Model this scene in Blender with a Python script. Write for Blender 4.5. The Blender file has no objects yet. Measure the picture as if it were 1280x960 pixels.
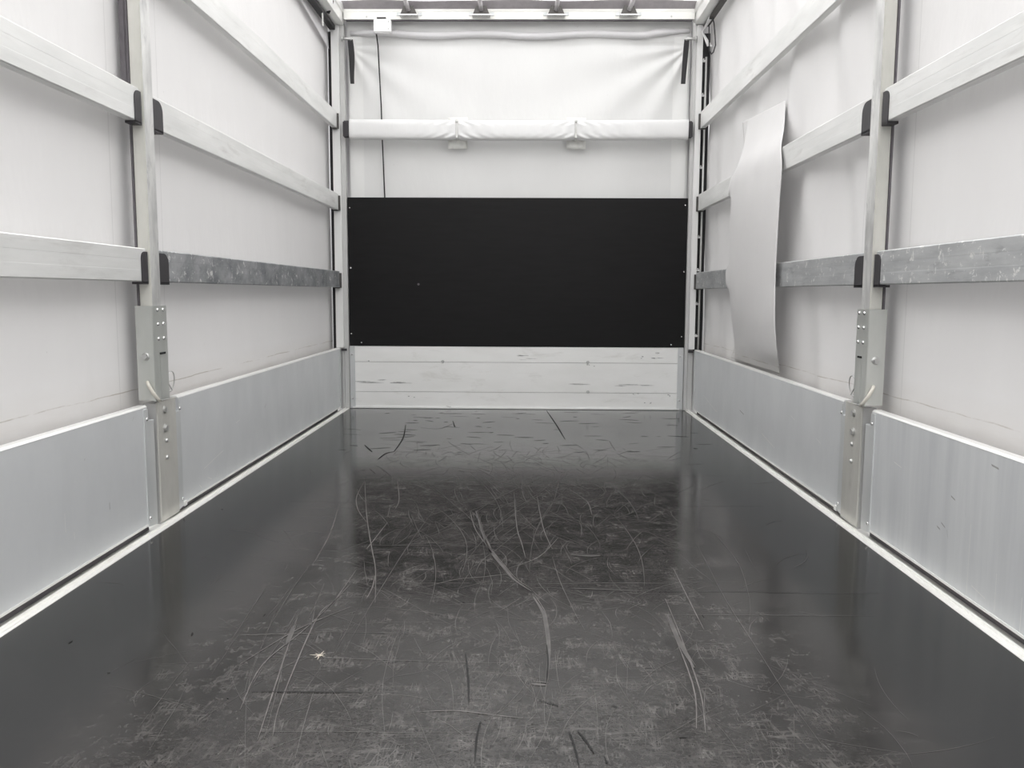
import bpy, bmesh, math, random
from mathutils import Vector, Matrix, noise

# ------------------------------------------------------------------ camera
scene = bpy.context.scene
COL = scene.collection
cam_data = bpy.data.cameras.new('camera')
cam_data.sensor_width = 36.0
cam_data.lens = 29.36
cam_data.clip_start = 0.02
cam = bpy.data.objects.new('camera', cam_data)
COL.objects.link(cam)
cam.matrix_world = Matrix((
    (0.9998590046, -0.0062043657, 0.0156037408, 0.053),
    (0.0161851848, 0.1085359448, -0.9939607580, -0.458),
    (0.0044733292, 0.9940731636, 0.1086210606, 0.749),
    (0, 0, 0, 1)))
scene.camera = cam

# ------------------------------------------------------------------ sky and exposure
EXPOSURE = 1.98
scene.view_settings.view_transform = 'Standard'
scene.view_settings.look = 'None'
scene.view_settings.exposure = EXPOSURE
scene.view_settings.gamma = 1.0
scene.view_settings.use_curve_mapping = False
world = bpy.data.worlds.new('overcast_sky')
scene.world = world
world.use_nodes = True
wn, wl = world.node_tree.nodes, world.node_tree.links
wn.clear()
w_out = wn.new('ShaderNodeOutputWorld')
w_bg = wn.new('ShaderNodeBackground')
w_tc = wn.new('ShaderNodeTexCoord')
w_sep = wn.new('ShaderNodeSeparateXYZ')
w_mr = wn.new('ShaderNodeMapRange')
w_mr.inputs['From Min'].default_value = -1
w_mr.inputs['From Max'].default_value = 1
w_cr = wn.new('ShaderNodeValToRGB')
cr = w_cr.color_ramp
cr.elements[0].position = 0.0
cr.elements[0].color = (0.08, 0.08, 0.079, 1)      # wet-grey yard below the horizon
cr.elements[1].position = 1.0
cr.elements[1].color = (1.0, 0.99, 0.985, 1)       # bright overcast zenith
e = cr.elements.new(0.49); e.color = (0.06, 0.06, 0.059, 1)
e = cr.elements.new(0.52); e.color = (0.10, 0.10, 0.101, 1)
e = cr.elements.new(0.68); e.color = (0.36, 0.36, 0.362, 1)
wl.new(w_tc.outputs['Generated'], w_sep.inputs[0])
wl.new(w_sep.outputs['Z'], w_mr.inputs['Value'])
wl.new(w_mr.outputs[0], w_cr.inputs[0])
wl.new(w_cr.outputs[0], w_bg.inputs[0])
w_bg.inputs[1].default_value = 1.6
wl.new(w_bg.outputs[0], w_out.inputs[0])


# ------------------------------------------------------------------ materials
def new_mat(name):
    m = bpy.data.materials.new(name)
    m.use_nodes = True
    nt = m.node_tree
    nt.nodes.clear()
    out = nt.nodes.new('ShaderNodeOutputMaterial')
    p = nt.nodes.new('ShaderNodeBsdfPrincipled')
    nt.links.new(p.outputs[0], out.inputs[0])
    return m, nt, p, out


def coords(nt, scale=(1, 1, 1), loc=(0, 0, 0)):
    g = nt.nodes.new('ShaderNodeNewGeometry')
    mp = nt.nodes.new('ShaderNodeMapping')
    mp.inputs['Scale'].default_value = scale
    mp.inputs['Location'].default_value = loc
    nt.links.new(g.outputs['Position'], mp.inputs[0])
    return mp.outputs[0]


def noise_tex(nt, vec, scale, detail=4, rough=0.55, dist=0.0):
    n = nt.nodes.new('ShaderNodeTexNoise')
    n.inputs['Scale'].default_value = scale
    n.inputs['Detail'].default_value = detail
    n.inputs['Roughness'].default_value = rough
    n.inputs['Distortion'].default_value = dist
    nt.links.new(vec, n.inputs['Vector'])
    return n.outputs['Fac']


def ramp(nt, fac, stops):
    r = nt.nodes.new('ShaderNodeValToRGB')
    els = r.color_ramp.elements
    els[0].position, els[0].color = stops[0][0], (*stops[0][1], 1)
    els[1].position, els[1].color = stops[-1][0], (*stops[-1][1], 1)
    for p, c in stops[1:-1]:
        el = els.new(p)
        el.color = (*c, 1)
    nt.links.new(fac, r.inputs[0])
    return r.outputs[0]


def g3(v):
    return (v, v, v)


def mixc(nt, fac, a, b, mode='MIX'):
    m = nt.nodes.new('ShaderNodeMix')
    m.data_type = 'RGBA'
    m.blend_type = mode
    for sock, v in ((m.inputs[0], fac), (m.inputs[6], a), (m.inputs[7], b)):
        if hasattr(v, 'is_linked') or isinstance(v, bpy.types.NodeSocket):
            nt.links.new(v, sock)
        elif isinstance(v, (int, float)):
            sock.default_value = v
        else:
            sock.default_value = (*v, 1)
    return m.outputs[2]


def math_n(nt, op, a, b=0.0):
    m = nt.nodes.new('ShaderNodeMath')
    m.operation = op
    for sock, v in ((m.inputs[0], a), (m.inputs[1], b)):
        if isinstance(v, (int, float)):
            sock.default_value = v
        else:
            nt.links.new(v, sock)
    return m.outputs[0]


def bump(nt, p, h, strength=0.2, dist=0.01):
    b = nt.nodes.new('ShaderNodeBump')
    b.inputs['Strength'].default_value = strength
    b.inputs['Distance'].default_value = dist
    nt.links.new(h, b.inputs['Height'])
    nt.links.new(b.outputs[0], p.inputs['Normal'])


def ramp_v(nt, fac, a, b, lo, hi):
    r = nt.nodes.new('ShaderNodeMapRange')
    r.inputs['From Min'].default_value = a
    r.inputs['From Max'].default_value = b
    r.inputs['To Min'].default_value = lo
    r.inputs['To Max'].default_value = hi
    nt.links.new(fac, r.inputs['Value'])
    return r.outputs[0]


def ramp_f(nt, fac, a, b):
    return ramp_v(nt, fac, a, b, 0, 1)


def simple(name, col, rough=0.5, metal=0.0, spec=0.5, vary=0.08, scale=30):
    m, nt, p, out = new_mat(name)
    f = noise_tex(nt, coords(nt), scale)
    lo = tuple(c * (1 - vary) for c in col)
    hi = tuple(min(1, c * (1 + vary)) for c in col)
    nt.links.new(ramp(nt, f, [(0.3, lo), (0.7, hi)]), p.inputs['Base Color'])
    p.inputs['Roughness'].default_value = rough
    p.inputs['Metallic'].default_value = metal
    p.inputs['Specular IOR Level'].default_value = spec
    return m


def tarp_mat(name, col, trans, dirt=True, weave=0.05):
    m, nt, p, out = new_mat(name)
    v = coords(nt)
    f = noise_tex(nt, coords(nt, (1, 1, 0.35)), 3.0, 5)
    lo = tuple(c * 0.965 for c in col)
    base = ramp(nt, f, [(0.3, lo), (0.7, col)])
    if dirt:                                        # splash dirt caught in the lowest hem of the cloth
        sep = nt.nodes.new('ShaderNodeSeparateXYZ')
        nt.links.new(v, sep.inputs[0])
        mr = nt.nodes.new('ShaderNodeMapRange')
        mr.inputs['From Min'].default_value = 0.36
        mr.inputs['From Max'].default_value = 0.50
        mr.inputs['To Min'].default_value = 1.0
        mr.inputs['To Max'].default_value = 0.0
        nt.links.new(sep.outputs['Z'], mr.inputs['Value'])
        dn = noise_tex(nt, coords(nt, (1, 0.6, 3)), 7, 6, 0.65)
        df = math_n(nt, 'MULTIPLY', mr.outputs[0], math_n(nt, 'MULTIPLY', dn, 0.55))
        base = mixc(nt, df, base, (0.46, 0.41, 0.34))
    sp = noise_tex(nt, coords(nt, (1, 1, 1), (3, 1, 7)), 45, 2, 0.5)
    spots = ramp(nt, sp, [(0.78, g3(0)), (0.82, g3(0.35))])
    base = mixc(nt, spots, base, (0.4, 0.38, 0.35))
    nt.links.new(base, p.inputs['Base Color'])
    p.inputs['Roughness'].default_value = 0.48
    p.inputs['Specular IOR Level'].default_value = 0.35
    h = noise_tex(nt, coords(nt, (1, 1, 0.5)), 9, 3)
    bump(nt, p, h, 0.07, weave)
    if dirt:                                        # welded seams beside the centre posts: fine darker lines
        for yc in (2.085, 2.43):
            d = math_n(nt, 'ABSOLUTE', math_n(nt, 'SUBTRACT', sep.outputs['Y'], yc))
            base = mixc(nt, ramp_v(nt, d, 0.0012, 0.0030, 0.5, 0.0), base, tuple(c * 0.72 for c in col))
        hz = math_n(nt, 'ABSOLUTE', math_n(nt, 'SUBTRACT', sep.outputs['Z'], math_n(nt, 'ADD', 0.425, math_n(nt, 'MULTIPLY', f, 0.02))))
        hl = math_n(nt, 'MULTIPLY', ramp_v(nt, hz, 0.0008, 0.0022, 0.8, 0.0), ramp_f(nt, dn, 0.42, 0.6))
        base = mixc(nt, hl, base, (0.38, 0.34, 0.28))
        nt.links.new(base, p.inputs['Base Color'])
    tr = nt.nodes.new('ShaderNodeBsdfTranslucent')
    nt.links.new(base, tr.inputs['Color'])
    mx = nt.nodes.new('ShaderNodeMixShader')
    mx.inputs[0].default_value = trans
    nt.links.new(p.outputs[0], mx.inputs[1])
    nt.links.new(tr.outputs[0], mx.inputs[2])
    nt.links.new(mx.outputs[0], out.inputs[0])
    return m


def metal_mat(name, lo, hi, rough=0.42, metal=0.6, stretch=(1, 1, 1), scale=6, marks=None, fleck=None, detail=6):
    """aluminium with mill streaks; marks = darker dirt colour, fleck = pale corrosion flecks"""
    m, nt, p, out = new_mat(name)
    f = noise_tex(nt, coords(nt, stretch), scale, detail, 0.6)
    base = ramp(nt, f, [(0.3, lo), (0.68, hi)])
    if marks:
        mk = noise_tex(nt, coords(nt, stretch, (5, 2, 1)), scale * 1.9, 7, 0.68, 0.4)
        base = mixc(nt, ramp(nt, mk, [(0.56, g3(0)), (0.75, g3(0.75))]), base, marks)
    if fleck:
        fk = noise_tex(nt, coords(nt, (1, 1, 1), (1, 4, 3)), 38, 5, 0.7, 0.5)
        base = mixc(nt, ramp(nt, fk, [(0.585, g3(0)), (0.64, g3(0.9))]), base, fleck)
    nt.links.new(base, p.inputs['Base Color'])
    p.inputs['Metallic'].default_value = metal
    rr = ramp(nt, f, [(0.3, g3(rough * 1.15)), (0.7, g3(rough * 0.85))])
    nt.links.new(rr, p.inputs['Roughness'])
    bump(nt, p, f, 0.06, 0.01)
    return m


M = {}
M['tarp'] = tarp_mat('grey_white_pvc_cloth', (0.80, 0.79, 0.785), 0.05)
M['tarp_front'] = tarp_mat('white_pvc_cloth', (0.85, 0.85, 0.84), 0.06, dirt=False)
M['tarp_strip'] = tarp_mat('white_reinforcement_cloth', (0.90, 0.90, 0.885), 0.02, dirt=False)
M['tarp_flap'] = tarp_mat('grey_pvc_flap', (0.79, 0.78, 0.775), 0.02)
M['tarp_wrap'] = tarp_mat('white_wrap_cloth', (0.88, 0.88, 0.875), 0.05, dirt=False)
M['tarp_hem'] = tarp_mat('hem_cloth', (0.80, 0.79, 0.80), 0.10, dirt=False)
M['roof'] = tarp_mat('translucent_roof_cloth', (0.93, 0.93, 0.93), 0.64, dirt=False)
M['lath'] = metal_mat('pale_aluminium', (0.71, 0.715, 0.70), (0.87, 0.87, 0.855), 0.42, 0.25, (1, 0.25, 1.6), 7,
                      marks=(0.60, 0.59, 0.57))
M['lath_dirty'] = metal_mat('weathered_dark_aluminium', (0.20, 0.21, 0.22), (0.50, 0.51, 0.52), 0.45, 0.4,
                            (1, 0.7, 1.1), 10, marks=(0.15, 0.155, 0.16), fleck=(0.85, 0.85, 0.83))
M['lath_worn'] = metal_mat('worn_grey_aluminium', (0.42, 0.43, 0.44), (0.64, 0.65, 0.65), 0.45, 0.4,
                           (1, 0.4, 2.2), 9, marks=(0.26, 0.27, 0.28), fleck=(0.88, 0.88, 0.86))
M['panel'] = metal_mat('anodised_panel', (0.655, 0.67, 0.68), (0.705, 0.72, 0.73), 0.45, 0.30, (1, 1, 0.5), 5,
                       marks=None, detail=4)
M['panel_streaky'] = metal_mat('streaky_anodised_panel', (0.62, 0.635, 0.65), (0.76, 0.775, 0.78), 0.45, 0.30,
                               (1, 1.4, 0.12), 8, marks=None, detail=5)
M['lip'] = metal_mat('bright_aluminium_edge', (0.80, 0.80, 0.78), (0.90, 0.90, 0.88), 0.35, 0.35, (1, 0.2, 1), 9)
M['strip'] = metal_mat('end_strip_aluminium', (0.58, 0.60, 0.60), (0.68, 0.69, 0.69), 0.45, 0.4, (1, 1, 0.3), 9)
M['post'] = metal_mat('scuffed_post_aluminium', (0.46, 0.46, 0.455), (0.82, 0.82, 0.80), 0.42, 0.3, (1, 1, 0.30), 16,
                      marks=(0.30, 0.30, 0.31))
M['post_side'] = metal_mat('yellowed_post_aluminium', (0.60, 0.598, 0.555), (0.72, 0.712, 0.665), 0.5, 0.3, (1, 1, 0.3), 12)
M['sleeve'] = metal_mat('sleeve_steel', (0.50, 0.515, 0.49), (0.60, 0.61, 0.585), 0.4, 0.5, (1, 1, 0.3), 9)
M['plate'] = metal_mat('stained_steel_plate', (0.50, 0.495, 0.46), (0.64, 0.63, 0.59), 0.42, 0.3, (1, 1, 0.35), 8,
                       marks=(0.42, 0.41, 0.375))
M['corner'] = metal_mat('corner_post_paint', (0.78, 0.78, 0.77), (0.86, 0.86, 0.85), 0.4, 0.1, (1, 1, 0.2), 6)
M['corner_grey'] = metal_mat('corner_post_flange', (0.56, 0.56, 0.55), (0.64, 0.64, 0.63), 0.45, 0.4, (1, 1, 0.2), 6)
M['board'] = metal_mat('front_board_aluminium', (0.87, 0.87, 0.85), (0.94, 0.94, 0.925), 0.40, 0.05, (0.35, 1, 1.2), 6,
                       marks=(0.72, 0.715, 0.68))
M['beam'] = metal_mat('header_beam_aluminium', (0.74, 0.74, 0.70), (0.86, 0.86, 0.83), 0.45, 0.3, (0.3, 1, 1), 8)
M['kerb'] = metal_mat('sill_aluminium', (0.76, 0.755, 0.72), (0.86, 0.86, 0.83), 0.42, 0.25, (1, 0.15, 1), 10,
                      marks=(0.60, 0.57, 0.52))
M['edge_cloth'] = simple('mauve_grey_edge_cloth', (0.40, 0.375, 0.39), 0.6)
M['scuff'] = simple('grey_rub_mark', (0.36, 0.36, 0.35), 0.6)
M['rivet'] = simple('rivet_metal', (0.80, 0.80, 0.79), 0.25, 0.8)
M['zinc'] = simple('zinc_metal', (0.56, 0.56, 0.55), 0.35, 0.8)
M['pin'] = simple('cream_coated_pin', (0.70, 0.67, 0.60), 0.45, 0.1)
M['plastic'] = simple('dark_grey_plastic', (0.040, 0.037, 0.041), 0.55)
M['rubber'] = simple('black_rubber', (0.018, 0.017, 0.019), 0.6)
M['rubber_grey'] = simple('grey_rubber', (0.13, 0.12, 0.13), 0.6)
M['slot'] = simple('black_slot', (0.008, 0.008, 0.008), 0.9)
M['white_plastic'] = simple('white_plastic', (0.88, 0.87, 0.87), 0.3)
M['patch'] = simple('white_patch_cloth', (0.90, 0.90, 0.86), 0.6)
M['tie'] = simple('pale_cable_tie', (0.74, 0.74, 0.72), 0.4)
M['rod'] = simple('grey_pole', (0.62, 0.60, 0.61), 0.35, 0.3)
M['bracket'] = simple('dark_bracket', (0.09, 0.085, 0.08), 0.5, 0.3)
M['scratch'] = simple('scraped_floor_film', (0.105, 0.098, 0.094), 0.6, vary=0.35, scale=25)
M['scratch_dim'] = simple('lightly_scraped_floor_film', (0.075, 0.071, 0.068), 0.5, vary=0.3, scale=25)
M['gouge'] = simple('dark_gouge', (0.008, 0.008, 0.008), 0.85)
M['chip'] = simple('pale_chip', (0.55, 0.50, 0.42), 0.6)


def black_board_mat():
    m, nt, p, out = new_mat('black_film_faced_plywood')
    f = noise_tex(nt, coords(nt, (0.4, 1, 3)), 16, 6, 0.65)
    nt.links.new(ramp(nt, f, [(0.3, g3(0.0035)), (0.7, (0.007, 0.0066, 0.007))]), p.inputs['Base Color'])
    p.inputs['Roughness'].default_value = 0.5
    p.inputs['Specular IOR Level'].default_value = 0.25
    bump(nt, p, f, 0.1, 0.004)
    return m


M['black_board'] = black_board_mat()


def floor_mat():
    m, nt, p, out = new_mat('black_phenolic_floor')
    # transverse grain of the film face
    grain = noise_tex(nt, coords(nt, (1.2, 14, 1)), 9, 6, 0.7)
    fine = noise_tex(nt, coords(nt, (1, 1.3, 1), (4, 9, 0)), 120, 7, 0.8, 0.8)
    # where traffic has worn it: the middle of the floor, in patches
    sep = nt.nodes.new('ShaderNodeSeparateXYZ')
    nt.links.new(coords(nt), sep.inputs[0])
    ax = math_n(nt, 'ABSOLUTE', sep.outputs['X'])
    edge = nt.nodes.new('ShaderNodeMapRange')
    edge.interpolation_type = 'SMOOTHSTEP'
    edge.inputs['From Min'].default_value = 0.48
    edge.inputs['From Max'].default_value = 0.88
    edge.inputs['To Min'].default_value = 1
    edge.inputs['To Max'].default_value = 0
    nt.links.new(ax, edge.inputs['Value'])
    patch = noise_tex(nt, coords(nt, (1, 0.8, 1), (2, 3, 0)), 3.0, 6, 0.7, 0.8)
    wear = math_n(nt, 'MULTIPLY', edge.outputs[0],
                  math_n(nt, 'MULTIPLY', ramp_v(nt, patch, 0.34, 0.66, 0.35, 1.0), ramp_f(nt, fine, 0.38, 0.66)))
    hair = None
    for ang, sx, sy, sd, wd in ((0.12, 26, 3.0, 1, .012), (1.35, 30, 2.4, 5, .010), (1.75, 24, 2.0, 9, .011), (0.75, 34, 3.5, 13, .008),
                                (2.4, 34, 3.2, 17, .008), (1.55, 60, 4.0, 21, .016), (0.02, 60, 5.0, 27, .016)):
        mp = nt.nodes.new('ShaderNodeMapping')
        mp.vector_type = 'TEXTURE'
        mp.inputs['Rotation'].default_value = (0, 0, ang)
        mp.inputs['Location'].default_value = (sd * 1.7, sd, 0)
        mp.inputs['Scale'].default_value = (1 / sy, 1 / sx, 1)
        nt.links.new(coords(nt), mp.inputs[0])
        nf = noise_tex(nt, mp.outputs[0], 1.0, 3, 0.6, 0.3)
        line = ramp_v(nt, math_n(nt, 'ABSOLUTE', math_n(nt, 'SUBTRACT', nf, 0.5)), wd * 0.4, wd, 1, 0)
        hair = line if hair is None else math_n(nt, 'MAXIMUM', hair, line)
    brk = noise_tex(nt, coords(nt, (1, 1, 1), (8, 1, 0)), 14, 5, 0.7)
    hair = math_n(nt, 'MULTIPLY', math_n(nt, 'MULTIPLY', hair, ramp_f(nt, brk, 0.42, 0.58)), edge.outputs[0])
    wear = math_n(nt, 'MAXIMUM', math_n(nt, 'MULTIPLY', wear, 0.85), math_n(nt, 'MULTIPLY', hair, 0.9))
    wear = math_n(nt, 'MULTIPLY', wear, ramp_v(nt, sep.outputs['Y'], 3.1, 3.8, 1.0, 0.12))
    base = ramp(nt, grain, [(0.35, (0.008, 0.0078, 0.0078)), (0.65, (0.013, 0.0125, 0.0122))])
    base = mixc(nt, math_n(nt, 'MULTIPLY', wear, 0.85), base, (0.098, 0.092, 0.088))
    nt.links.new(base, p.inputs['Base Color'])
    r0 = ramp_v(nt, grain, 0.3, 0.7, 0.09, 0.15)
    nt.links.new(math_n(nt, 'ADD', r0, math_n(nt, 'MULTIPLY', wear, 0.16)), p.inputs['Roughness'])
    p.inputs['IOR'].default_value = 1.43
    bump(nt, p, math_n(nt, 'ADD', grain, math_n(nt, 'MULTIPLY', fine, 0.3)), 0.04, 0.001)
    return m


M['floor'] = floor_mat()


# ------------------------------------------------------------------ mesh helpers
class MB:
    """collects shapes in place coordinates; build() links them as one mesh object"""

    def __init__(self):
        self.bm = bmesh.new()

    def box(self, x0, x1, y0, y1, z0, z1, bev=0.0, mi=0, seg=2):
        x0, x1 = sorted((x0, x1)); y0, y1 = sorted((y0, y1)); z0, z1 = sorted((z0, z1))
        vs = [self.bm.verts.new((x, y, z)) for x in (x0, x1) for y in (y0, y1) for z in (z0, z1)]
        fs = [self.bm.faces.new([vs[i] for i in q]) for q in
              ((0, 1, 3, 2), (4, 6, 7, 5), (0, 4, 5, 1), (2, 3, 7, 6), (0, 2, 6, 4), (1, 5, 7, 3))]
        for f in fs:
            f.material_index = mi
        if bev > 0:
            es = {e for f in fs for e in f.edges}
            bmesh.ops.bevel(self.bm, geom=list(es), offset=bev, segments=seg, affect='EDGES', material=-1)
        return self

    def prism(self, pts, axis, a0, a1, mi=0, bev=0.0):
        """extrude a 2D outline along axis (0=x: pts are (y,z); 1=y: pts are (x,z); 2=z: pts are (x,y))"""
        def P(p, a):
            return {0: (a, p[0], p[1]), 1: (p[0], a, p[1]), 2: (p[0], p[1], a)}[axis]
        A = [self.bm.verts.new(P(p, a0)) for p in pts]
        B = [self.bm.verts.new(P(p, a1)) for p in pts]
        n = len(pts)
        fs = [self.bm.faces.new(A), self.bm.faces.new(B[::-1])]
        for i in range(n):
            fs.append(self.bm.faces.new((A[i], B[i], B[(i + 1) % n], A[(i + 1) % n])))
        for f in fs:
            f.material_index = mi
        if bev:
            es = {e for f in fs for e in f.edges}
            bmesh.ops.bevel(self.bm, geom=list(es), offset=bev, segments=1, affect='EDGES')
        return self

    def tube(self, pts, r, n=10, mi=0, cap=True, closed=False):
        pts = [Vector(p) for p in pts]
        rs = r if isinstance(r, (list, tuple)) else [r] * len(pts)
        rings = []
        prev = None
        for i, p in enumerate(pts):
            if closed:
                t = (pts[(i + 1) % len(pts)] - pts[i - 1]).normalized()
            else:
                t = (pts[min(i + 1, len(pts) - 1)] - pts[max(i - 1, 0)]).normalized()
            if prev is None:
                u = t.cross(Vector((0, 0, 1)))
                if u.length < 0.05:
                    u = t.cross(Vector((1, 0, 0)))
            else:
                u = prev - t * prev.dot(t)
            u.normalize(); prev = u
            w = t.cross(u)
            rings.append([self.bm.verts.new(p + (u * math.cos(a) + w * math.sin(a)) * rs[i])
                          for a in (2 * math.pi * k / n for k in range(n))])
        m = len(rings)
        for i in range(m if closed else m - 1):
            A, B = rings[i], rings[(i + 1) % m]
            for k in range(n):
                f = self.bm.faces.new((A[k], A[(k + 1) % n], B[(k + 1) % n], B[k]))
                f.smooth = True
                f.material_index = mi
        if cap and not closed:
            self.bm.faces.new(rings[0][::-1]).material_index = mi
            self.bm.faces.new(rings[-1]).material_index = mi
        return self

    def dome(self, c, axis, r, h, n=12, mi=0):
        """rivet or bolt head: low dome at c pointing along axis"""
        c = Vector(c); ax = Vector(axis).normalized()
        u = ax.orthogonal().normalized(); w = ax.cross(u)
        prof = [(1.0, 0), (0.97, 0.35), (0.78, 0.75), (0.45, 0.95)]
        rings = [[self.bm.verts.new(c + (u * math.cos(2 * math.pi * k / n) + w * math.sin(2 * math.pi * k / n)) * r * a + ax * h * b)
                  for k in range(n)] for a, b in prof]
        for A, B in zip(rings, rings[1:]):
            for k in range(n):
                f = self.bm.faces.new((A[k], A[(k + 1) % n], B[(k + 1) % n], B[k]))
                f.smooth = True; f.material_index = mi
        self.bm.faces.new(rings[-1]).material_index = mi
        self.bm.faces.new(rings[0][::-1]).material_index = mi
        return self

    def hexbolt(self, c, axis, r, h, mi=0):
        c = Vector(c); ax = Vector(axis).normalized()
        u = ax.orthogonal().normalized(); w = ax.cross(u)
        self.dome(c, axis, r * 1.35, h * 0.3, 14, mi)
        A = [self.bm.verts.new(c + ax * h * 0.25 + (u * math.cos(math.pi * k / 3) + w * math.sin(math.pi * k / 3)) * r) for k in range(6)]
        B = [self.bm.verts.new(v.co + ax * h * 0.75) for v in A]
        for k in range(6):
            self.bm.faces.new((A[k], A[(k + 1) % 6], B[(k + 1) % 6], B[k])).material_index = mi
        self.bm.faces.new(B).material_index = mi
        return self

    def grid(self, fn, nu, nv, mi=0, smooth=True):
        """fn(u,v) -> point, u,v in 0..1"""
        V = [[self.bm.verts.new(fn(i / nu, j / nv)) for j in range(nv + 1)] for i in range(nu + 1)]
        for i in range(nu):
            for j in range(nv):
                f = self.bm.faces.new((V[i][j], V[i + 1][j], V[i + 1][j + 1], V[i][j + 1]))
                f.smooth = smooth
                f.material_index = mi
        return self

    def build(self, name, mats, parent=None, origin=None, normals=True):
        if normals:
            bmesh.ops.recalc_face_normals(self.bm, faces=self.bm.faces)
        if parent is not None:
            o = wloc(parent)
        elif origin is not None:
            o = Vector(origin)
        else:
            xs = [v.co for v in self.bm.verts]
            o = Vector((sum(v.x for v in xs) / len(xs), sum(v.y for v in xs) / len(xs), min(v.z for v in xs)))
        for v in self.bm.verts:
            v.co -= o
        me = bpy.data.meshes.new(name)
        self.bm.to_mesh(me)
        self.bm.free()
        for mm in (mats if isinstance(mats, (list, tuple)) else [mats]):
            me.materials.append(mm)
        ob = bpy.data.objects.new(name, me)
        COL.objects.link(ob)
        if parent is not None:
            ob.parent = parent
        else:
            ob.location = o
        return ob


def wloc(o):
    p = Vector((0, 0, 0))
    while o is not None:
        p = p + o.location
        o = o.parent
    return p


def tag(o, label, cat, group=None, kind=None):
    o['label'] = label
    o['category'] = cat
    if group:
        o['group'] = group
    if kind:
        o['kind'] = kind
    return o


def thing(name, loc, label, cat, group=None):
    o = bpy.data.objects.new(name, None)
    o.empty_display_size = 0.05
    COL.objects.link(o)
    o.location = loc
    return tag(o, label, cat, group)


def structure(name, mb, mats, label=None, **kw):
    o = mb.build(name, mats, **kw)
    o['kind'] = 'structure'
    if label:
        o['label'] = label
    return o


SIDES = ((-1, 'left'), (1, 'right'))
XT = 1.192           # plane of the side curtains
XD = 1.128           # inner face of the drop sides
XL = 1.122           # inner face of the laths
XP = 1.115           # inner face of the centre posts
YF = 4.90            # face of the front bulkhead

# ------------------------------------------------------------------ floor
rnd = random.Random(11)
fl = MB()
fl.box(-1.082, 1.082, -0.12, YF + 0.005, -0.03, 0.0, 0.0)


def ribbon(mb, pts, w, mi, z=0.0004):
    """a thin surface scratch following pts"""
    n = len(pts)
    L, Rr = [], []
    for i, (x, y) in enumerate(pts):
        ax, ay = pts[max(i - 1, 0)]; bx, by = pts[min(i + 1, n - 1)]
        dx, dy = bx - ax, by - ay
        l = math.hypot(dx, dy) or 1
        t = i / (n - 1)
        ww = w * (0.25 + 0.75 * math.sin(math.pi * min(1, max(0, t * 0.94 + 0.03))))
        nx, ny = -dy / l * ww / 2, dx / l * ww / 2
        L.append(mb.bm.verts.new((x + nx, y + ny, z)))
        Rr.append(mb.bm.verts.new((x - nx, y - ny, z)))
    for i in range(n - 1):
        mb.bm.faces.new((L[i], L[i + 1], Rr[i + 1], Rr[i])).material_index = mi


def scratch(x, y, ang, length, bend, w, mi, z=0.0004):
    pts = []
    n = 10
    a = ang
    st = length / n
    wob = rnd.uniform(-1, 1) * 0.05
    for i in range(n + 1):
        if abs(x) > 1.07 or y > 4.88 or y < -0.1:
            break
        pts.append((x, y))
        a += bend / n + wob * math.sin(i * 1.3)
        x += st * math.cos(a); y += st * math.sin(a)
    if len(pts) > 2:
        ribbon(fl, pts, w, mi, z)


for i in range(700):                                 # hairline scrapes, thickest down the middle
    y = rnd.uniform(0.75, 3.5)
    x = max(-1.0, min(1.0, rnd.gauss(0.02, 0.33)))
    ang = math.pi / 2 + rnd.gauss(0, 0.5) if rnd.random() < 0.5 else rnd.uniform(0, math.pi)
    scratch(x, y, ang, rnd.uniform(0.03, 0.28), rnd.gauss(0, 0.5), rnd.uniform(0.0006, 0.0013) * (0.7 + y * 0.3),
            2, 0.0003 + (i % 9) * 0.00003)
for i in range(20):                                  # long drag marks running the length of the bed
    scratch(rnd.gauss(0, 0.38), rnd.uniform(0.7, 2.4), math.pi / 2 + rnd.gauss(0, 0.2), rnd.uniform(0.4, 1.2),
            rnd.gauss(0, 0.3), rnd.uniform(0.001, 0.002), 2, 0.0007)
for i in range(12):                                  # parallel rakes on the left
    scratch(-0.62 + i * 0.026 + rnd.uniform(-.03, .03), 0.80 + rnd.uniform(0, 0.7), 1.62 + rnd.uniform(-.12, .12),
            rnd.uniform(0.12, 0.5), rnd.uniform(-.15, .15), rnd.uniform(0.0008, 0.002), 2, 0.00075)
for i in range(16):                                  # scrapes running across the bed
    scratch(rnd.uniform(-0.9, 0.4), rnd.uniform(0.8, 3.3), rnd.gauss(0, 0.03), rnd.uniform(0.1, 0.6), 0,
            rnd.uniform(0.001, 0.002), 2, 0.0008)


def smooth(pts, k=5):
    P = [pts[0]] + list(pts) + [pts[-1]]
    out = []
    for i in range(1, len(P) - 2):
        for j in range(k):
            t = j / k
            out.append(tuple(0.5 * (2 * P[i][c] + (P[i + 1][c] - P[i - 1][c]) * t
                                    + (2 * P[i - 1][c] - 5 * P[i][c] + 4 * P[i + 1][c] - P[i + 2][c]) * t * t
                                    + (3 * P[i][c] - P[i - 1][c] - 3 * P[i + 1][c] + P[i + 2][c]) * t ** 3) for c in (0, 1)))
    out.append(pts[-1])
    return out


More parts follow.
